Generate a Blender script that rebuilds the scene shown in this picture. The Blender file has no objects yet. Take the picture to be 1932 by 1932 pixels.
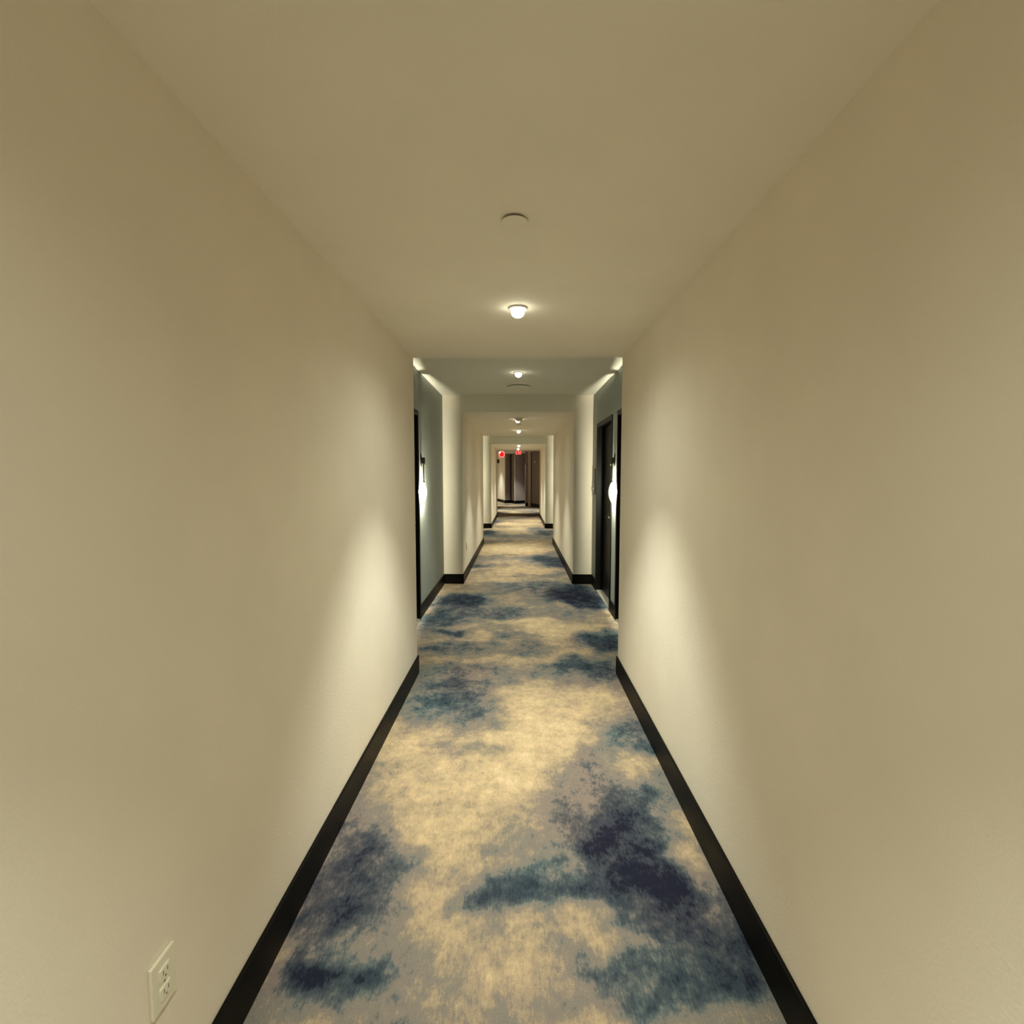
import bpy, bmesh, math, random
from mathutils import Vector, Matrix, noise

# ------------------------------------------------------------------ camera, world, exposure
scene = bpy.context.scene
COL = scene.collection
EYE = 1.55
F_PX, VPX, VPY = 960.0, 978.5, 895.5          # focal length and vanishing point of the corridor, 1932 px frame
cam_d = bpy.data.cameras.new('camera')
cam_d.sensor_width = 36.0
cam_d.lens = F_PX / 1932.0 * 36.0
cam_d.clip_start = 0.05
cam = bpy.data.objects.new('camera', cam_d)
cam.location = (0, 0, EYE)
cam.rotation_euler = (math.radians(90) - math.atan((966.0 - VPY) / F_PX), 0, math.atan((VPX - 966.0) / F_PX))
COL.objects.link(cam)
scene.camera = cam

world = bpy.data.worlds.new('world')
world.use_nodes = True
world.node_tree.nodes['Background'].inputs[0].default_value = (0.0, 0.0, 0.0, 1)
scene.world = world

vs = scene.view_settings
vs.view_transform = 'Standard'
vs.look = 'None'
vs.gamma = 1.0
vs.use_curve_mapping = False
vs.exposure = 0.22
scene.cycles.diffuse_bounces = 6
scene.cycles.max_bounces = 7
scene.cycles.caustics_reflective = False
scene.cycles.caustics_refractive = False
scene.cycles.sample_clamp_indirect = 6.0

LIGHT = (0.96, 1.0, 0.84)       # warm white of the downlights
SCONCE = (1.0, 0.96, 0.72)
P_SPOT, P_SPILL, P_SCONCE = 152.0, 27.0, 72.0

# ------------------------------------------------------------------ dimensions (metres)
XL, XR = -0.79, 0.772           # corridor faces
AL, AR = -1.062, 1.042          # alcove faces
H, HA = 2.42, 2.645             # corridor soffit, alcove ceiling
PER = 7.5
SEC = [(-0.35, 3.87), (7.15, 11.37), (14.65, 18.87)]       # narrow sections
ALC = [(-3.63, -0.35), (3.87, 7.15), (11.37, 14.65)]       # door alcoves
BBH, BBT = 0.14, 0.013

# ------------------------------------------------------------------ materials
def mat(name, col, rough=0.5, metal=0.0, emit=None, estr=0.0, spec=None, noise_amt=0.0, nscale=20.0, bump=0.0, bscale=200.0, coat=0.0):
    m = bpy.data.materials.new(name)
    m.use_nodes = True
    nt = m.node_tree
    b = nt.nodes['Principled BSDF']
    b.inputs['Base Color'].default_value = (*col, 1)
    b.inputs['Roughness'].default_value = rough
    b.inputs['Metallic'].default_value = metal
    if spec is not None:
        b.inputs['Specular IOR Level'].default_value = spec
    if coat:
        b.inputs['Coat Weight'].default_value = coat
    if emit:
        b.inputs['Emission Color'].default_value = (*emit, 1)
        b.inputs['Emission Strength'].default_value = estr
    tc = nt.nodes.new('ShaderNodeNewGeometry')
    if noise_amt:
        n = nt.nodes.new('ShaderNodeTexNoise')
        n.inputs['Scale'].default_value = nscale
        n.inputs['Detail'].default_value = 2
        nt.links.new(tc.outputs['Position'], n.inputs['Vector'])
        mr = nt.nodes.new('ShaderNodeMapRange')
        mr.inputs['From Min'].default_value = 0.25
        mr.inputs['From Max'].default_value = 0.75
        mr.inputs['To Min'].default_value = 1 - noise_amt
        mr.inputs['To Max'].default_value = 1 + noise_amt
        nt.links.new(n.outputs['Fac'], mr.inputs['Value'])
        mx = nt.nodes.new('ShaderNodeVectorMath')
        mx.operation = 'SCALE'
        mx.inputs[0].default_value = col
        nt.links.new(mr.outputs['Result'], mx.inputs['Scale'])
        nt.links.new(mx.outputs['Vector'], b.inputs['Base Color'])
    if bump:
        n2 = nt.nodes.new('ShaderNodeTexNoise')
        n2.inputs['Scale'].default_value = bscale
        n2.inputs['Detail'].default_value = 0
        nt.links.new(tc.outputs['Position'], n2.inputs['Vector'])
        bp = nt.nodes.new('ShaderNodeBump')
        bp.inputs['Strength'].default_value = bump
        bp.inputs['Distance'].default_value = 0.002
        nt.links.new(n2.outputs['Fac'], bp.inputs['Height'])
        nt.links.new(bp.outputs['Normal'], b.inputs['Normal'])
    return m

M = {}
M['wall'] = mat('cream_wallcovering', (0.865, 0.80, 0.69), 0.75, spec=0.25, noise_amt=0.03, nscale=3.0, bump=0.25, bscale=160)
M['ceil'] = mat('cream_ceiling_paint', (0.89, 0.85, 0.76), 0.85, spec=0.2, noise_amt=0.02, nscale=3.0, bump=0.25, bscale=140)
M['alcove'] = mat('grey_alcove_paint', (0.335, 0.365, 0.335), 0.6, spec=0.3, noise_amt=0.04, nscale=4.0, bump=0.15, bscale=160)
M['lobby'] = mat('mauve_grey_lobby_paint', (0.36, 0.30, 0.29), 0.7, spec=0.3, noise_amt=0.04, nscale=4.0)  # red glow of the exit signs is mixed into this wall colour
M['base'] = mat('espresso_baseboard', (0.006, 0.0048, 0.0035), 0.45, spec=0.09, noise_amt=0.25, nscale=8.0)
M['door'] = mat('black_door_wood', (0.004, 0.0035, 0.003), 0.42, spec=0.12, noise_amt=0.3, nscale=9.0)
M['frame'] = mat('black_door_frame', (0.005, 0.005, 0.0045), 0.45, spec=0.12, noise_amt=0.1)
M['chrome'] = mat('satin_nickel', (0.72, 0.69, 0.62), 0.22, metal=1.0, noise_amt=0.03)
M['sill'] = mat('pale_threshold', (0.70, 0.66, 0.56), 0.35, metal=0.4, noise_amt=0.05)
M['black'] = mat('black_metal', (0.006, 0.006, 0.006), 0.4, spec=0.5, noise_amt=0.05)
M['brass'] = mat('pale_brass', (0.85, 0.76, 0.50), 0.18, metal=1.0, noise_amt=0.03)
M['plastic'] = mat('ivory_plastic', (0.84, 0.80, 0.66), 0.35, noise_amt=0.01)
M['slot'] = mat('outlet_slot', (0.16, 0.15, 0.12), 0.6, noise_amt=0.05)
M['trimring'] = mat('white_lamp_trim', (0.62, 0.61, 0.56), 0.4, noise_amt=0.01)
M['lens'] = mat('lit_lamp_lens', (0.9, 0.9, 0.85), 0.4, emit=(1.0, 0.96, 0.74), estr=12.0, noise_amt=0.01)
M['glass'] = mat('glowing_sconce_glass', (0.9, 0.88, 0.75), 0.25, emit=(1.0, 0.95, 0.62), estr=4.0, noise_amt=0.01)
M['plaque'] = mat('brown_plaque', (0.035, 0.024, 0.016), 0.4, noise_amt=0.15)
M['reddot'] = mat('exit_red_letters', (0.6, 0.02, 0.02), 0.4, emit=(1.0, 0.09, 0.07), estr=2.6)
M['redpanel'] = mat('exit_red_panel', (0.5, 0.01, 0.01), 0.4, emit=(1.0, 0.004, 0.006), estr=1.1)
M['redrim'] = mat('exit_pink_rim', (0.6, 0.2, 0.2), 0.4, emit=(1.0, 0.16, 0.15), estr=1.4)  # overexposed halo of the round sign, put into a glowing pink border
M['acrylic'] = mat('exit_dark_acrylic', (0.10, 0.012, 0.012), 0.25, noise_amt=0.02)

def carpet_material():
    m = bpy.data.materials.new('cloud_pattern_carpet')
    m.use_nodes = True
    nt = m.node_tree
    N, L = nt.nodes, nt.links
    b = N['Principled BSDF']
    b.inputs['Roughness'].default_value = 0.95
    b.inputs['Specular IOR Level'].default_value = 0.1
    geo = N.new('ShaderNodeNewGeometry')
    def nz(scale, detail, rough, stretch=(1, 1, 1)):
        mp = N.new('ShaderNodeMapping')
        mp.inputs['Scale'].default_value = stretch
        L.new(geo.outputs['Position'], mp.inputs['Vector'])
        n = N.new('ShaderNodeTexNoise')
        n.inputs['Scale'].default_value = scale
        n.inputs['Detail'].default_value = detail
        n.inputs['Roughness'].default_value = rough
        L.new(mp.outputs['Vector'], n.inputs['Vector'])
        return n.outputs['Fac']
    def math_(op, a, bb, c=None):
        k = N.new('ShaderNodeMath')
        k.operation = op
        for i, v in enumerate((a, bb, c)):
            if v is None: continue
            if isinstance(v, (int, float)): k.inputs[i].default_value = v
            else: L.new(v, k.inputs[i])
        return k.outputs[0]
    at = N.new('ShaderNodeAttribute'); at.attribute_name = 'tone'
    ah = N.new('ShaderNodeAttribute'); ah.attribute_name = 'hue'
    d1 = math_('SUBTRACT', nz(7.5, 6, 0.6, (1, 0.85, 1)), 0.5)
    d2 = math_('SUBTRACT', nz(110.0, 2, 0.7, (1, 0.3, 1)), 0.5)
    tone = math_('MULTIPLY_ADD', d1, 1.3, at.outputs['Fac'])
    tone = math_('MULTIPLY_ADD', d2, 0.6, tone)
    d3 = math_('SUBTRACT', nz(26.0, 4, 0.65, (1, 0.8, 1)), 0.5)
    tone = math_('MULTIPLY_ADD', d3, 0.9, tone)
    t01 = math_('MULTIPLY_ADD', tone, 0.4, 0.5)          # -1.25..1.25 -> 0..1
    wave = math_('SINE', math_('MULTIPLY', t01, 2 * math.pi * 5.5), 0.0)
    t01 = math_('MULTIPLY_ADD', wave, 0.017, t01)      # soft terraces give the clouds their edges
    def ramp(stops):
        r = N.new('ShaderNodeValToRGB')
        r.color_ramp.interpolation = 'EASE'
        e = r.color_ramp.elements
        while len(e) < len(stops): e.new(0.5)
        for k, (p, c) in enumerate(stops):
            e[k].position = p; e[k].color = (*c, 1)
        L.new(t01, r.inputs['Fac'])
        return r.outputs['Color']
    cool = ramp([(0.08, (0.016, 0.020, 0.040)), (0.23, (0.042, 0.064, 0.088)), (0.34, (0.115, 0.155, 0.170)), (0.44, (0.23, 0.225, 0.205)), (0.56, (0.39, 0.31, 0.22)), (0.72, (0.63, 0.475, 0.30)), (0.95, (0.90, 0.73, 0.49))])
    warm = ramp([(0.08, (0.017, 0.018, 0.038)), (0.23, (0.055, 0.062, 0.085)), (0.34, (0.16, 0.145, 0.15)), (0.44, (0.28, 0.225, 0.20)), (0.56, (0.39, 0.305, 0.23)), (0.72, (0.63, 0.475, 0.30)), (0.95, (0.90, 0.73, 0.49))])
    mix = N.new('ShaderNodeMix'); mix.data_type = 'RGBA'
    hmix = math_('MULTIPLY_ADD', d1, 0.8, ah.outputs['Fac'])
    L.new(hmix, mix.inputs['Factor'])
    L.new(cool, mix.inputs['A']); L.new(warm, mix.inputs['B'])
    pile = math_('MULTIPLY_ADD', math_('SUBTRACT', nz(420.0, 1, 0.6, (1, 0.7, 1)), 0.5), 0.9, 1.0)
    sc = N.new('ShaderNodeVectorMath'); sc.operation = 'SCALE'
    L.new(mix.outputs['Result'], sc.inputs[0]); L.new(pile, sc.inputs['Scale'])
    L.new(sc.outputs['Vector'], b.inputs['Base Color'])
    bp = N.new('ShaderNodeBump'); bp.inputs['Strength'].default_value = 0.5; bp.inputs['Distance'].default_value = 0.003
    L.new(nz(420.0, 0, 0.6), bp.inputs['Height'])
    L.new(bp.outputs['Normal'], b.inputs['Normal'])
    return m
M['carpet'] = carpet_material()

# ------------------------------------------------------------------ helpers
def add_box(bm, x0, x1, y0, y1, z0, z1, bevel=0.0):
    vsx = [bm.verts.new((x, y, z)) for x in (x0, x1) for y in (y0, y1) for z in (z0, z1)]
    q = [(0, 1, 3, 2), (4, 6, 7, 5), (0, 4, 5, 1), (2, 3, 7, 6), (0, 2, 6, 4), (1, 5, 7, 3)]
    fs = [bm.faces.new([vsx[i] for i in f]) for f in q]
    if bevel:
        es = {e for f in fs for e in f.edges}
        bmesh.ops.bevel(bm, geom=list(es), offset=bevel, segments=2, affect='EDGES', profile=0.6)

def add_lathe(bm, prof, n=32, mtx=None, cap=True):
    """prof = [(radius, height)...] turned about local Z"""
    rings = []
    for r, z in prof:
        if r < 1e-6:
            rings.append([bm.verts.new((0, 0, z))])
        else:
            rings.append([bm.verts.new((r * math.cos(2 * math.pi * k / n), r * math.sin(2 * math.pi * k / n), z)) for k in range(n)])
    for a, b_ in zip(rings, rings[1:]):
        for k in range(n):
            k2 = (k + 1) % n
            if len(a) == 1 and len(b_) == 1: continue
            if len(a) == 1: bm.faces.new((a[0], b_[k], b_[k2]))
            elif len(b_) == 1: bm.faces.new((a[k], b_[0], a[k2]))
            else: bm.faces.new((a[k], b_[k], b_[k2], a[k2]))
    if cap:
        for r_ in (rings[0], rings[-1]):
            if len(r_) > 2: bm.faces.new(r_)
    if mtx is not None:
        bmesh.ops.transform(bm, matrix=mtx, verts=[v for r_ in rings for v in r_])

def obj(name, bm, material, parent=None, loc=None, smooth=False):
    bmesh.ops.recalc_face_normals(bm, faces=bm.faces)
    me = bpy.data.meshes.new(name)
    bm.to_mesh(me); bm.free()
    if smooth:
        for p in me.polygons: p.use_smooth = True
    mats = material if isinstance(material, (list, tuple)) else [material]
    for m_ in mats: me.materials.append(m_)
    o = bpy.data.objects.new(name, me)
    COL.objects.link(o)
    if loc is not None: o.location = loc
    if parent is not None: o.parent = parent
    return o

def tag(o, label, cat, group=None, kind=None):
    o['label'] = label; o['category'] = cat
    if group: o['group'] = group
    if kind: o['kind'] = kind
    return o

def empty(name, loc, label, cat, group=None, kind=None, rz=0.0):
    o = bpy.data.objects.new(name, None)
    o.empty_display_size = 0.05
    o.location = loc; o.rotation_euler = (0, 0, rz)
    COL.objects.link(o)
    return tag(o, label, cat, group, kind)

def boxes(name, material, label, cat, *bx, kind='structure', bevel=0.0):
    bm = bmesh.new()
    for b_ in bx: add_box(bm, *b_, bevel=bevel)
    return tag(obj(name, bm, material), label, cat, None, kind)

def flat(name, material, label, cat, pts, z0, z1, kind='structure'):
    """a vertical slab following a plan polyline"""
    bm = bmesh.new()
    n = len(pts)
    for (xa, ya), (xb, yb) in zip(pts, pts[1:]):
        vv = [bm.verts.new(p) for p in ((xa, ya, z0), (xb, yb, z0), (xb, yb, z1), (xa, ya, z1))]
        bm.faces.new(vv)
    bmesh.ops.remove_doubles(bm, verts=bm.verts, dist=1e-5)
    return tag(obj(name, bm, material), label, cat, None, kind)

def light(name, kind, parent, loc, power, color, **kw):
    d = bpy.data.lights.new(name, kind)
    d.energy = power; d.color = color
    for k, v in kw.items(): setattr(d, k, v)
    o = bpy.data.objects.new(name, d)
    COL.objects.link(o); o.parent = parent; o.location = loc
    return o

for k_ in ('lens', 'glass', 'reddot', 'redpanel', 'redrim'):
    M[k_].cycles.emission_sampling = 'NONE'
# carpet patches: x, y, half width, half length, tone (dark < 0 < pale)
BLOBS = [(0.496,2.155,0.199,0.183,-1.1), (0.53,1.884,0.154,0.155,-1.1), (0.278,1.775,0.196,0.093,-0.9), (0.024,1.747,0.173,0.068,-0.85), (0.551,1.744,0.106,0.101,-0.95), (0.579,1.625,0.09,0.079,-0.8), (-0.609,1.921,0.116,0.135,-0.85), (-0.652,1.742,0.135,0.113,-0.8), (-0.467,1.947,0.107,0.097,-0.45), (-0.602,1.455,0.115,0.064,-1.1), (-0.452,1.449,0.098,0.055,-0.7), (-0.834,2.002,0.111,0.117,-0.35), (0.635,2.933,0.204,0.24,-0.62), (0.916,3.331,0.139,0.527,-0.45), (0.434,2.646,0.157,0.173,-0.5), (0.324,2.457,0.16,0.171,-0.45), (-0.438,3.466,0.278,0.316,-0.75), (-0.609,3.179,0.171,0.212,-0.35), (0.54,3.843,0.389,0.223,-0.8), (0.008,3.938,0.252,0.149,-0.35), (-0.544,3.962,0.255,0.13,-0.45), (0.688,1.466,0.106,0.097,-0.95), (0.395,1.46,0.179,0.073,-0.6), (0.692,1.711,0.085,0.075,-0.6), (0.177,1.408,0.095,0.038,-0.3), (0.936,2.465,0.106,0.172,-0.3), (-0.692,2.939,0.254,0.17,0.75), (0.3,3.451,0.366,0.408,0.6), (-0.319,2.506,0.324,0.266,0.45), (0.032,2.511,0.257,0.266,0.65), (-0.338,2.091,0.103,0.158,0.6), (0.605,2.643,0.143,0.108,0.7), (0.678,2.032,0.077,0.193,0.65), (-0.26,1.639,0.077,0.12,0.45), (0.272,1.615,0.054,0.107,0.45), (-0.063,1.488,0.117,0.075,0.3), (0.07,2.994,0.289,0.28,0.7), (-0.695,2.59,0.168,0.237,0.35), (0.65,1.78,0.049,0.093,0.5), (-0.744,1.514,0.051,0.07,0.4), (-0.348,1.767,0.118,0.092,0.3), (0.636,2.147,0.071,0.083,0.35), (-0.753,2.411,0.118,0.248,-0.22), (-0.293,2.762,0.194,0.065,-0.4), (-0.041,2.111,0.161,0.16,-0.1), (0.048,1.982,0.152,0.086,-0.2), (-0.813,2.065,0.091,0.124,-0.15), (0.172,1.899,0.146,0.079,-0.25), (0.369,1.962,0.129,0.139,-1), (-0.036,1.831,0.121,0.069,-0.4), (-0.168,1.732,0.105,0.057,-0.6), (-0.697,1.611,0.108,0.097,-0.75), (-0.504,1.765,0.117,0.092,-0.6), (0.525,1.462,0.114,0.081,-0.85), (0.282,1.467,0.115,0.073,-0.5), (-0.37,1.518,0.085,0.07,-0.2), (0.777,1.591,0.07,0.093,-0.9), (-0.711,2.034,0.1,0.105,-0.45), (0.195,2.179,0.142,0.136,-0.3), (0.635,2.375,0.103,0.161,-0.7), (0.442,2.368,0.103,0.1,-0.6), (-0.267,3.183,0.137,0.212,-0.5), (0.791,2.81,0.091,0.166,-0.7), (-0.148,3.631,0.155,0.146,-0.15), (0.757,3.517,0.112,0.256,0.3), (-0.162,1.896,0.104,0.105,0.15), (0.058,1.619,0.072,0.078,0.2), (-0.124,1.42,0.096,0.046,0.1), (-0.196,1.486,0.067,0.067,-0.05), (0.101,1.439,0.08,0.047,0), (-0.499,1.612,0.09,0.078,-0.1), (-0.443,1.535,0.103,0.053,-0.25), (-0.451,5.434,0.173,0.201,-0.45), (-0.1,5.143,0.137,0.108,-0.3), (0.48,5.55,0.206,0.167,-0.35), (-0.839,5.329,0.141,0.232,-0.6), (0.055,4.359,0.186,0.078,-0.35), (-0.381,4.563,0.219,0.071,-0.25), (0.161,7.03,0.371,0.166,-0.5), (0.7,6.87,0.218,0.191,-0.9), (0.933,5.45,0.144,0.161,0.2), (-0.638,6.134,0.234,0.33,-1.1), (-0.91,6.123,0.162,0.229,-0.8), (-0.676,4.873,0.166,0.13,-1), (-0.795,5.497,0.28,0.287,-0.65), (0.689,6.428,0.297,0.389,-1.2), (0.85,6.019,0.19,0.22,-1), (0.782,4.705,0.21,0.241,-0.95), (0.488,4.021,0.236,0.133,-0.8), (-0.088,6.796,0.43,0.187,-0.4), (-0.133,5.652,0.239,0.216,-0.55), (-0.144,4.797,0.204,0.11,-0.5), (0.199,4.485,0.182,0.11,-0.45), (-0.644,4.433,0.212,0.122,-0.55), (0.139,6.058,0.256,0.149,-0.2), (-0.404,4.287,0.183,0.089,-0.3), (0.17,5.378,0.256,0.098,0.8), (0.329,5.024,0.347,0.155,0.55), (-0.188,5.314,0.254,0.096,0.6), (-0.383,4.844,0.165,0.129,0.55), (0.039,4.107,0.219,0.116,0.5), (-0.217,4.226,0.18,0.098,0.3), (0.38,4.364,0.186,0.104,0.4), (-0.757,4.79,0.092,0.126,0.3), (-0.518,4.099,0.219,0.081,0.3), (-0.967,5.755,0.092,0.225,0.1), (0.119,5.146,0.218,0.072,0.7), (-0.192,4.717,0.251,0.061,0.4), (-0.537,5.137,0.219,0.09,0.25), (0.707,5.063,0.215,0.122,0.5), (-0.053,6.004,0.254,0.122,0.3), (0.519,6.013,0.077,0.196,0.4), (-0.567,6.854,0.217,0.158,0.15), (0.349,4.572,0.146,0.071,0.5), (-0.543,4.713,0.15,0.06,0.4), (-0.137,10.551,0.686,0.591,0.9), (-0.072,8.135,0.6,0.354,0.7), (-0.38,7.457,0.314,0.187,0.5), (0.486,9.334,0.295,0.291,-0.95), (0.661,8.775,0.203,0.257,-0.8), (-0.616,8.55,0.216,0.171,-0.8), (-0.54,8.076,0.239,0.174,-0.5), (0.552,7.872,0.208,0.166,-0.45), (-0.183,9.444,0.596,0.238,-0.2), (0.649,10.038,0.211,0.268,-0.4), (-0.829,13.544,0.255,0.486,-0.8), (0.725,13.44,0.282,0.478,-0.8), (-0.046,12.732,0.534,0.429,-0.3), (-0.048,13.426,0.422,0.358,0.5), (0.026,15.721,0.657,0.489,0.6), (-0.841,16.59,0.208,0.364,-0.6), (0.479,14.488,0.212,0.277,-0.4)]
# ------------------------------------------------------------------ carpet floor
def frange(a, b, s):
    n = max(1, round((b - a) / s))
    return [a + (b - a) * k / n for k in range(n)]
def make_floor():
    xs = frange(-2.6, -1.2, 0.2) + frange(-1.2, 1.2, 0.028) + frange(1.2, 2.3, 0.2) + [2.3]
    ys = frange(-3.9, 0.9, 0.2) + frange(0.9, 4.2, 0.024) + frange(4.2, 8.0, 0.036) + frange(8.0, 19.5, 0.07) + frange(19.5, 36.0, 0.15) + [36.0]
    nx = len(xs)
    verts, tone, hue = [], [], []
    fr = noise.fractal
    for y in ys:
        for x in xs:
            verts.append((x, y, 0.0))
            p = Vector((x * 2.6, y * 2.2, 0.0))
            wx = x + 0.085 * fr(p, 1.0, 2.0, 3) + 0.035 * fr(p * 4.0, 1.0, 2.0, 2)
            wy = y + (0.11 + 0.02 * max(0.0, y - 2)) * fr(p + Vector((7.3, 1.7, 3.1)), 1.0, 2.0, 3) + 0.035 * fr(p * 4.0 + Vector((1.3, 9.7, 3.1)), 1.0, 2.0, 2)
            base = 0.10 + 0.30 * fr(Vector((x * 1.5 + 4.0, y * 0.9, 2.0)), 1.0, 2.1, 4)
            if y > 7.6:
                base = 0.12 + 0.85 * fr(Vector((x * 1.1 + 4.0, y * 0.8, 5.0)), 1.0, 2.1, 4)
            num, den = base * 0.32, 0.32
            for bx, by, rx, ry, v in BLOBS:
                dy = (wy - by) / ry
                if dy > 2.2 or dy < -2.2: continue
                dx = (wx - bx) / rx
                q = dx * dx + dy * dy
                if q < 4.8:
                    w = math.exp(-1.1 * q * q if q < 1 else -1.1 * q)
                    num += w * v; den += w
            tone.append(num / den * 1.08)
            hue.append(0.45 + 0.9 * fr(Vector((x * 1.7, y * 1.3, 9.0)), 1.0, 2.0, 3))
    faces = []
    for j in range(len(ys) - 1):
        for i in range(nx - 1):
            a = j * nx + i
            faces.append((a, a + 1, a + 1 + nx, a + nx))
    me = bpy.data.meshes.new('floor')
    me.from_pydata(verts, [], faces)
    for nm, dat in (('tone', tone), ('hue', hue)):
        at = me.attributes.new(nm, 'FLOAT', 'POINT')
        at.data.foreach_set('value', dat)
    me.materials.append(M['carpet'])
    o = bpy.data.objects.new('floor', me)
    COL.objects.link(o)
    tag(o, 'hallway carpet with cloudy pattern in cream, tan, teal and navy', 'carpet', None, 'structure')
make_floor()

# ------------------------------------------------------------------ walls: piers of the narrow sections
TH = 0.9
words = ['nearest the camera', 'of the second narrow stretch, past the first door alcove', 'of the farthest narrow stretch, before the red exit signs']
for k, (a, b) in enumerate(SEC):
    boxes('wall_left', M['wall'], 'plain cream left wall ' + words[k], 'wall', (XL - TH, XL, a, b, 0, HA))
    boxes('wall_right', M['wall'], 'plain cream right wall ' + words[k], 'wall', (XR, XR + TH, a, b, 0, HA))
    boxes('ceiling', M['ceil'], 'lowered cream ceiling ' + words[k], 'ceiling', (XL, XR, a, b, H, HA + 0.08))

# door openings: (side, y0, y1) outer edges of the frames
DOORS = {1: [(-1, 4.36, 5.39), (1, 4.34, 5.40), (1, 5.69, 6.79)], 0: [], 2: []}
DH = 2.215
def alcove_wall(side, a, b, opens, label):
    x0 = AL if side < 0 else AR
    xa, xb = (x0 - 0.25, x0) if side < 0 else (x0, x0 + 0.25)
    bx, y = [], a
    for (y0, y1) in opens:
        bx.append((xa, xb, y, y0, 0, DH)); y = y1
    bx.append((xa, xb, y, b, 0, DH))
    bx.append((xa, xb, a, b, DH, HA))
    boxes('wall_left' if side < 0 else 'wall_right', M['alcove'], label, 'wall', *bx)
an = ['behind the camera', 'beside the lit sconce, nearer alcove', 'hidden in the second alcove']
for k, (a, b) in enumerate(ALC):
    for s in (-1, 1):
        alcove_wall(s, a, b, [(y0, y1) for (sd, y0, y1) in DOORS[k] if sd == s],
                    'grey-green %s alcove wall %s' % ('left' if s < 0 else 'right', an[k]))
    boxes('ceiling', M['ceil'], 'raised cream alcove ceiling ' + ['behind the camera', 'above the two lit sconces', 'over the second alcove'][k], 'ceiling', (AL - 0.25, AR + 0.25, a, b, HA, HA + 0.08))
boxes('wall_back', M['wall'], 'cream wall closing the hallway behind the camera', 'wall', (AL - 0.25, AR + 0.25, -3.8, -3.63, 0, HA + 0.08))

# ------------------------------------------------------------------ baseboards
for k, (a, b) in enumerate(SEC):
    for s in (-1, 1):
        x = XL if s < 0 else XR
        out = AL if s < 0 else AR
        t = -s * BBT
        def r(u, v): return (min(u, v), max(u, v))
        run = (*r(x, x + t), a - BBT, b + BBT, 0.001, BBH)
        near = (*r(out, x), a - BBT, a, 0.001, BBH)
        far = (*r(out, x), b, b + BBT, 0.001, BBH)
        boxes('baseboard_left' if s < 0 else 'baseboard_right', M['base'],
              'dark espresso baseboard along the %s wall %s' % ('left' if s < 0 else 'right', words[k]), 'baseboard', run, near, far, bevel=0.003)
def alcove_base(s, spans, where):
    x = AL if s < 0 else AR
    u, v = sorted((x, x - s * BBT))
    boxes('baseboard_left' if s < 0 else 'baseboard_right', M['base'], 'dark espresso baseboard %s' % where, 'baseboard',
          *[(u, v, p, q, 0.001, BBH) for p, q in spans], bevel=0.003)
alcove_base(-1, [(3.884, 4.36), (5.39, 7.136)], 'under the left sconce in the nearer alcove')
alcove_base(1, [(3.884, 4.34), (5.40, 5.69), (6.79, 7.136)], 'between the black doors in the right of the nearer alcove')
alcove_base(-1, [(11.384, 14.636)], 'on the left in the second alcove')
alcove_base(1, [(11.384, 14.636)], 'on the right in the second alcove')

# ------------------------------------------------------------------ doors
def door(n, s, y0, y1, label, handle_near=True):
    x = AL if s < 0 else AR
    root = empty('door_%d' % n, (x, (y0 + y1) / 2, 0), label, 'door', None, 'structure')
    w = (y1 - y0) / 2
    def P(name, m_, *bx, parent=root, bevel=0.0015):
        bm = bmesh.new()
        for (u0, u1, v0, v1, z0, z1) in bx:      # u = depth into the wall
            xa, xb = sorted((s * u0, s * u1))
            add_box(bm, xa, xb, v0, v1, z0, z1, bevel=bevel)
        return obj(name, bm, m_, parent)
    fw = 0.05
    P('door_frame', M['frame'], (-0.012, 0.13, -w + 0.001, -w + fw, 0, DH - 0.001))
    P('door_frame', M['frame'], (-0.012, 0.13, w - fw, w - 0.001, 0, DH - 0.001))
    P('door_frame', M['frame'], (-0.012, 0.13, -w + fw, w - fw, DH - fw, DH - 0.001))
    leaf = P('door_leaf', M['door'], (0.075, 0.12, -w + fw + 0.003, w - fw - 0.003, 0.018, DH - fw - 0.003))
    P('threshold', M['sill'], (-0.004, 0.13, -w + fw, w - fw, 0.001, 0.012))
    hv = (-w + fw + 0.10) if handle_near else (w - fw - 0.10)
    d = 1 if handle_near else -1
    lk = P('lock', M['black'], (0.055, 0.075, hv - 0.035, hv + 0.035, 0.98, 1.26), parent=root, bevel=0.006)
    bm = bmesh.new()
    add_lathe(bm, [(0.0, 0.0), (0.012, 0.0), (0.013, 0.006), (0.006, 0.012), (0, 0.012)], 20,
              Matrix.Translation((s * 0.055, hv, 1.20)) @ Matrix.Rotation(-s * math.pi / 2, 4, 'Y'))
    obj('indicator', bm, M['chrome'], lk, smooth=True)
    bm = bmesh.new()
    add_lathe(bm, [(0.011, 0.0), (0.011, 0.05)], 18, Matrix.Translation((s * 0.055, hv, 1.055)) @ Matrix.Rotation(-s * math.pi / 2, 4, 'Y'))
    xa, xb = sorted((s * 0.005, s * 0.021))
    add_box(bm, xa, xb, min(hv - 0.012, hv + d * 0.12), max(hv + 0.012 * 1, hv + d * 0.12), 1.045, 1.066, bevel=0.005)
    obj('lever_handle', bm, M['chrome'], root)
door(1, -1, 4.36, 5.39, 'black guest room door left of the corridor, before the left sconce', False)
door(2, 1, 4.34, 5.40, 'black guest room door on the right, nearer than the right sconce', False)
door(3, 1, 5.69, 6.79, 'black guest room door beyond the right sconce, with chrome lever', True)

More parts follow.
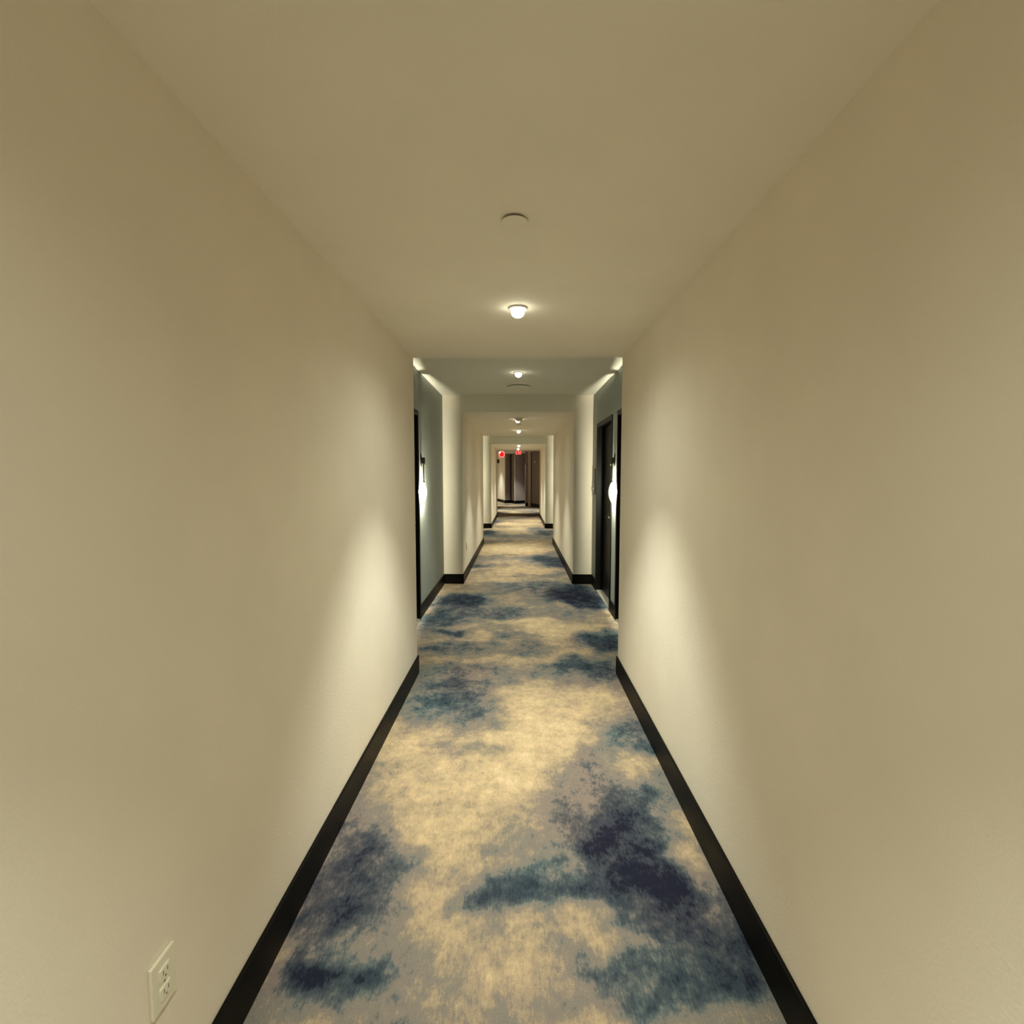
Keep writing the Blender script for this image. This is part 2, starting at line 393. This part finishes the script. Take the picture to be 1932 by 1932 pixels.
# ------------------------------------------------------------------ end lobby beyond the corridor
LZ = 2.68
P1 = [(XL, 18.87), (-2.3, 18.87), (-2.3, 33.9), (-1.22, 29.6), (-0.735, 27.6)]
flat('wall_left', M['wall'], 'cream wall catching a light scallop at far left of the hallway end', 'wall', P1, 0, LZ)
flat('wall_back', M['lobby'], 'dim mauve-grey wall closing the hallway end', 'wall',
     [(-0.735, 27.6), (-0.42, 27.85), (-0.20, 27.2), (0.345, 27.45)], 0, LZ)
flat('wall_right', M['lobby'], 'dim mauve-grey wall carrying the white strobe at far right', 'wall',
     [(0.345, 27.45), (0.33, 25.0), (0.60, 24.95), (0.633, 24.8), (0.969, 23.85), (1.95, 21.1), (1.95, 18.87), (XR, 18.87)], 0, LZ)
boxes('ceiling', M['ceil'], 'raised ceiling of the hallway end beyond the exit signs', 'ceiling', (-2.4, 2.05, 18.87, 34.0, LZ, LZ + 0.06))
boxes('trim_1', M['wall'], 'pale vertical casing at the corner of the hallway end', 'trim', (0.46, 0.60, 24.90, 24.945, 0, LZ - 0.002), bevel=0.004)
boxes('trim_2', M['black'], 'thin dark upright joint beside the pale casing', 'trim', (0.604, 0.632, 24.80, 24.90, 0, LZ - 0.002))
boxes('trim_3', M['plastic'], 'pale corner bead on the mauve end wall', 'trim', (-0.222, -0.19, 27.165, 27.195, BBH, LZ - 0.002))
boxes('trim_4', M['frame'], 'dark upright strip in the corner of the mauve end wall', 'trim', (-0.445, -0.38, 27.78, 27.83, BBH, LZ - 0.002))
def base_line(name, label, pts, t=0.02):
    bm = bmesh.new()
    for (xa, ya), (xb, yb) in zip(pts, pts[1:]):
        d = Vector((xb - xa, yb - ya, 0)).normalized()
        n = Vector((d.y, -d.x, 0))
        if n.y > 0: n = -n
        vv = []
        for z in (0.001, BBH + 0.02):
            vv += [bm.verts.new((xa, ya, z)), bm.verts.new((xb, yb, z)), bm.verts.new((xb + n.x * t, yb + n.y * t, z)), bm.verts.new((xa + n.x * t, ya + n.y * t, z))]
        for f in ((0, 1, 2, 3), (4, 5, 6, 7), (0, 1, 5, 4), (1, 2, 6, 5), (2, 3, 7, 6), (3, 0, 4, 7)):
            bm.faces.new([vv[i] for i in f])
    return tag(obj(name, bm, M['base']), label, 'baseboard', None, 'structure')
base_line('baseboard_back', 'dark baseboard under the mauve wall at the hallway end', [(-0.735, 27.6), (-0.42, 27.84), (-0.20, 27.19), (0.345, 27.44)])
base_line('baseboard_left', 'dark baseboard under the light scallop at the hallway end', [(-2.28, 33.8), (-1.22, 29.6), (-0.735, 27.6)])
base_line('baseboard_right', 'dark baseboard under the white strobe at the hallway end', [(0.335, 25.0), (0.455, 24.98)])
base_line('baseboard_right', 'dark baseboard of the angled right wall at the hallway end', [(0.64, 24.78), (0.969, 23.85), (1.93, 21.14)])

# ------------------------------------------------------------------ downlights
def downlight(x, y, zc, label, group, ps=1.0, pf=1.0, size=80):
    root = empty('downlight', (x, y, zc), label, 'ceiling light', group)
    bm = bmesh.new()
    add_lathe(bm, [(0.035, 0.0), (0.050, 0.0), (0.050, -0.004), (0.047, -0.008), (0.040, -0.009), (0.037, -0.006), (0.035, -0.004)], 40, cap=False)
    obj('trim_ring', bm, M['trimring'], root, smooth=True)
    bm = bmesh.new()
    prof = [(0.0345, 0.0), (0.0345, -0.026)] + [(0.0345 * math.cos(a * math.pi / 16), -0.026 - 0.026 * math.sin(a * math.pi / 16)) for a in range(1, 8)] + [(0, -0.052)]
    add_lathe(bm, prof, 32)
    obj('lens', bm, M['lens'], root, smooth=True)
    light('beam', 'SPOT', root, (0, 0, -0.058), P_SPOT * ps, LIGHT, spot_size=math.radians(size), spot_blend=0.75, shadow_soft_size=0.03)
    if pf: light('spill', 'SPOT', root, (0, 0, -0.058), P_SPILL * pf, LIGHT, spot_size=math.radians(158), spot_blend=1.0, shadow_soft_size=0.03)
    return root
G = 'downlights along the corridor ceiling'
downlight(0.0, -2.0, HA, 'round downlight behind the camera', G)
downlight(0.0, 0.15, H, 'round downlight over the camera, above the wall outlet', G, 0.65, 1.0)
downlight(-0.005, 2.73, H, 'largest lit round downlight, on the nearest lowered ceiling', G)
downlight(-0.004, 5.56, HA, 'lit round downlight in the raised ceiling between the two sconces', G, 0.85, 0.55)
downlight(-0.016, 8.13, H, 'lit round downlight half hidden behind the smoke detector', G, 0.8, 0.3, 74)
downlight(-0.001, 10.15, H, 'lit round downlight past the small sprinkler plate', G, 0.8, 0.3, 74)
downlight(0.0, 13.05, HA, 'lit round downlight hidden in the second alcove ceiling', G, 0.55, 0.55)
downlight(0.004, 15.2, H, 'lit round downlight farther up, two above the exit sign', G, 0.9, 0.4)
downlight(-0.015, 17.1, H, 'lit round downlight just above the red exit sign', G, 0.9, 0.4)
downlight(-1.75, 28.4, LZ, 'downlight beyond the exit signs, washing the far left wall', G, 1.2, 0, 84)
downlight(0.1, 22.0, LZ, 'downlight over the carpet at the hallway end', G, 2.0, 0, 78)
downlight(-0.01, 26.2, LZ, 'dim downlight before the mauve end wall', G, 1.4, 0, 80)

# ------------------------------------------------------------------ sprinkler plates, speakers, smoke detector
def plate(name, x, y, zc, r, t, gap, label, cat, group=None, grille=False):
    root = empty(name, (x, y, zc), label, cat, group)
    bm = bmesh.new()
    add_lathe(bm, [(0, -gap), (r, -gap), (r, -gap - t * 0.6), (r - 0.003, -gap - t), (0, -gap - t)], 48)
    obj('cover', bm, M['ceil'], root)
    bm = bmesh.new()
    add_lathe(bm, [(r * 0.82, 0), (r * 0.82, -gap)], 40)
    obj('neck', bm, M['slot'] if not grille else M['ceil'], root)  # dark colour stands in for the shadow in the gap above the cover
for y, w_ in ((1.806, 'nearest round sprinkler cover plate, before the largest downlight'), (8.95, 'small round sprinkler cover plate past the smoke detector')):
    plate('sprinkler_cover', -0.015 if y < 3 else 0.003, y, H, 0.044, 0.003, 0.008, w_, 'sprinkler', 'sprinkler cover plates')
plate('ceiling_speaker', -0.003, 6.42, HA, 0.142, 0.006, 0.010, 'wide shallow round speaker cover in the raised alcove ceiling', 'speaker', None, False)

root = empty('smoke_detector', (0.004, 7.86, H), 'round smoke detector on the second lowered ceiling', 'smoke detector')
bm = bmesh.new(); add_lathe(bm, [(0, 0), (0.066, 0), (0.066, -0.016), (0.060, -0.020), (0, -0.020)], 40)
obj('mounting_base', bm, M['plastic'], root)
bm = bmesh.new(); add_lathe(bm, [(0, -0.020), (0.052, -0.020), (0.050, -0.042), (0.036, -0.056), (0, -0.060)], 40)
obj('sensor_head', bm, M['trimring'], root, smooth=True)

# ------------------------------------------------------------------ sconces
def sconce(s, y, label):
    x = AL if s < 0 else AR
    root = empty('wall_sconce', (x, y, 1.36), label, 'wall lamp', 'glowing sconces on the alcove walls')
    o = -s                                        # direction out of the wall
    def U(u, v, z): return (o * u, v, z)
    bm = bmesh.new()
    add_lathe(bm, [(0, 0.0005), (0.048, 0.0005), (0.048, 0.006), (0.042, 0.009), (0, 0.009)], 36,
              Matrix.Translation((0, 0, 0.345)) @ Matrix.Diagonal((1, 0.75, 1.6, 1)) @ Matrix.Rotation(o * math.pi / 2, 4, 'Y'))
    obj('backplate', bm, M['plaque'], root)
    bm = bmesh.new()
    xa, xb = sorted((o * 0.009, o * 0.048)); add_box(bm, xa, xb, -0.017, 0.017, 0.31, 0.375, bevel=0.003)
    obj('arm', bm, M['black'], root)
    bm = bmesh.new()
    bmesh.ops.create_uvsphere(bm, u_segments=20, v_segments=12, radius=0.010, matrix=Matrix.Translation(U(0.046, 0.0, 0.298)))
    obj('knob', bm, M['brass'], root, smooth=True)
    bm = bmesh.new()
    add_lathe(bm, [(0.007, 0.108), (0.007, 0.312)], 14, Matrix.Translation(U(0.030, 0, 0)))
    add_lathe(bm, [(0.007, 0.104), (0.012, 0.108), (0.012, 0.120), (0.007, 0.124)], 16, Matrix.Translation(U(0.030, 0, 0)))
    obj('stem', bm, M['black'], root)
    # leaf-shaped glowing shade, opaque, hollowed so bulb light escapes only along the wall
    bm = bmesh.new()
    NZ, NV = 24, 14
    def surf(off):
        g = []
        for i in range(NZ + 1):
            t = i / NZ
            hw = 0.041 * max(0.02, math.sin(math.pi * t ** 0.9)) ** 0.85
            z = -0.115 + 0.228 * t
            row = []
            for j in range(NV + 1):
                q = -1 + 2 * j / NV
                row.append(bm.verts.new(U(RIM + (0.034 * math.sin(math.pi * t) ** 0.8) * (1 - q * q) ** 0.5 + off, hw * q, z)))
            g.append(row)
        return g
    RIM = 0.0264
    A_, B_ = surf(0.0), surf(0.0025)
    for g in (A_, B_):
        for i in range(NZ):
            for j in range(NV):
                bm.faces.new((g[i][j], g[i + 1][j], g[i + 1][j + 1], g[i][j + 1]))
    for i in range(NZ):
        for j in (0, NV):
            bm.faces.new((A_[i][j], A_[i + 1][j], B_[i + 1][j], B_[i][j]))
    obj('glass_shade', bm, M['glass'], root, smooth=True)
    bm = bmesh.new()
    bmesh.ops.create_uvsphere(bm, u_segments=16, v_segments=10, radius=0.007, matrix=Matrix.Translation(U(0.030, 0, -0.118)))
    obj('finial', bm, M['brass'], root, smooth=True)
    light('bulb_light', 'POINT', root, U(0.0235, 0, 0.0), P_SCONCE, SCONCE, shadow_soft_size=0.003)
    return root
sconce(-1, 5.53, 'glowing leaf-shaped glass sconce on the left alcove wall')
sconce(1, 5.545, 'glowing leaf-shaped glass sconce on the right alcove wall, between black doors')
sconce(-1, 13.03, 'left sconce hidden in the second alcove')
sconce(1, 13.045, 'right sconce hidden in the second alcove')

# ------------------------------------------------------------------ wall outlets
def outlet(y, z, label):
    root = empty('wall_outlet', (XL, y, z), label, 'outlet', 'duplex outlets on the left wall')
    bm = bmesh.new(); add_box(bm, 0.0005, 0.009, -0.037, 0.037, -0.059, 0.059, bevel=0.003)
    obj('cover_plate', bm, M['plastic'], root)
    for dz in (-0.0215, 0.0215):
        bm = bmesh.new(); add_box(bm, 0.008, 0.0125, -0.0165, 0.0165, dz - 0.0145, dz + 0.0145, bevel=0.004)
        f = obj('socket', bm, M['plastic'], root)
        bm = bmesh.new()
        add_box(bm, 0.0122, 0.0128, -0.0075, -0.0055, dz - 0.002, dz + 0.008)
        add_box(bm, 0.0122, 0.0128, 0.0055, 0.0075, dz - 0.002, dz + 0.008)
        add_lathe(bm, [(0.0025, 0), (0.0025, 0.0006)], 10, Matrix.Translation((0.0122, 0, dz - 0.008)) @ Matrix.Rotation(math.pi / 2, 4, 'Y'))
        obj('slots', bm, M['slot'], f)
    bm = bmesh.new(); add_lathe(bm, [(0.0035, 0), (0.003, 0.0015), (0, 0.0018)], 14, Matrix.Translation((0.0088, 0, 0)) @ Matrix.Rotation(math.pi / 2, 4, 'Y'))
    obj('screw', bm, M['chrome'], root)
outlet(1.035, 0.436, 'ivory duplex outlet low on the near left wall')
outlet(7.64, 0.465, 'tiny ivory outlet on the left wall of the second stretch')

# ------------------------------------------------------------------ room plaque beside door 3
root = empty('room_plaque', (AR, 6.985, 1.455), 'tall dark brown room plaque on the right, past the far black door', 'sign')
bm = bmesh.new(); add_box(bm, -0.014, -0.0005, -0.055, 0.055, -0.178, 0.178, bevel=0.002); obj('plate', bm, M['plaque'], root)
bm = bmesh.new(); add_lathe(bm, [(0, 0), (0.028, 0), (0.028, 0.006), (0.022, 0.010), (0, 0.010)], 28, Matrix.Translation((-0.014, 0, -0.095)) @ Matrix.Rotation(-math.pi / 2, 4, 'Y')); obj('bell_button', bm, M['chrome'], root)  # pale glint on the plaque, built as a small metal disc

# ------------------------------------------------------------------ exit signs and far wall devices
root = empty('exit_sign', (0.003, 18.55, H), 'red lit EXIT sign hanging at the centre of the far ceiling', 'exit sign')
bm = bmesh.new(); add_box(bm, -0.09, 0.09, -0.03, 0.03, -0.012, 0, bevel=0.003); obj('canopy', bm, M['trimring'], root)
bm = bmesh.new(); add_box(bm, -0.118, 0.118, -0.004, 0.004, -0.148, -0.012, bevel=0.002); obj('panel', bm, M['acrylic'], root)
S = 0.0082
def bar(bm, x0, z0, x1, z1, w=S):
    d = Vector((x1 - x0, 0, z1 - z0)).normalized(); n = Vector((-d.z, 0, d.x)) * w
    vv = [bm.verts.new((p[0] + k * n.x, yy, p[1] + k * n.z)) for yy in (-0.010, -0.0045) for (p, k) in (((x0, z0), 1), ((x1, z1), 1), ((x1, z1), -1), ((x0, z0), -1))]
    for f in ((0, 1, 2, 3), (4, 5, 6, 7), (0, 1, 5, 4), (1, 2, 6, 5), (2, 3, 7, 6), (3, 0, 4, 7)): bm.faces.new([vv[i] for i in f])
zb, zt = -0.137, -0.024
zm = (zb + zt) / 2
letters = {'E': [(-0.096, zb, -0.096, zt), (-0.096, zb + S, -0.056, zb + S), (-0.096, zt - S, -0.056, zt - S), (-0.096, zm, -0.062, zm)],
           'X': [(-0.038, zb, 0.012, zt), (-0.038, zt, 0.012, zb)], 'I': [(0.036, zb, 0.036, zt)],
           'T': [(0.078, zb, 0.078, zt - S), (0.056, zt - S, 0.105, zt - S)]}
for ch, segs in letters.items():
    bm = bmesh.new()
    for sg in segs: bar(bm, *sg)
    obj('letter', bm, M['reddot'], root)

root = empty('exit_sign', (-0.775, 23.4, LZ), 'round-looking red lit sign at far left of the hallway end', 'exit sign')
bm = bmesh.new(); add_lathe(bm, [(0.012, 0), (0.012, -0.06)], 14); obj('stem', bm, M['trimring'], root)
def rounded(bm, hw, hh, r, y0, y1, zc):
    pts = []
    for cx_, cz_, a0 in ((hw - r, hh - r, 0), (-hw + r, hh - r, 90), (-hw + r, -hh + r, 180), (hw - r, -hh + r, 270)):
        for k in range(7):
            a = math.radians(a0 + 15 * k); pts.append((cx_ + r * math.cos(a), cz_ + r * math.sin(a)))
    A_ = [bm.verts.new((p[0], y0, zc + p[1])) for p in pts]; B_ = [bm.verts.new((p[0], y1, zc + p[1])) for p in pts]
    bm.faces.new(A_); bm.faces.new(B_)
    for k in range(len(pts)): bm.faces.new((A_[k], A_[(k + 1) % len(pts)], B_[(k + 1) % len(pts)], B_[k]))
bm = bmesh.new(); rounded(bm, 0.135, 0.145, 0.10, -0.012, 0.02, -0.20); obj('rim', bm, M['redrim'], root)  # glare around the sign, modelled as a glowing border
bm = bmesh.new(); rounded(bm, 0.085, 0.095, 0.06, -0.020, -0.010, -0.205); obj('panel', bm, M['redpanel'], root)
bm = bmesh.new(); add_lathe(bm, [(0, 0), (0.03, 0), (0.022, 0.014), (0, 0.018)], 20, Matrix.Translation((-0.085, -0.012, -0.125)) @ Matrix.Rotation(math.pi / 2, 4, 'X')); obj('lamp', bm, M['lens'], root)

root = empty('wall_strobe', (0.792, 24.35, 2.17), 'small white fire alarm strobe high on the far right wall', 'alarm', rz=-math.atan2(0.95, 0.336))
bm = bmesh.new(); add_box(bm, -0.05, 0.05, -0.03, -0.002, -0.06, 0.06, bevel=0.008); obj('housing', bm, M['plastic'], root)
bm = bmesh.new(); add_box(bm, -0.035, 0.035, -0.05, -0.03, -0.01, 0.04, bevel=0.008); obj('strobe_lens', bm, M['trimring'], root)

root = empty('wall_box', (XL, 18.72, 2.04), 'small dark brown box projecting from the far left wall, below the red sign', 'wall box')
bm = bmesh.new(); add_box(bm, 0.0005, 0.014, -0.045, 0.045, -0.075, 0.075, bevel=0.002); obj('backplate', bm, M['black'], root)
bm = bmesh.new(); add_box(bm, 0.014, 0.085, -0.035, 0.035, -0.068, 0.068, bevel=0.004); obj('housing', bm, M['plaque'], root)
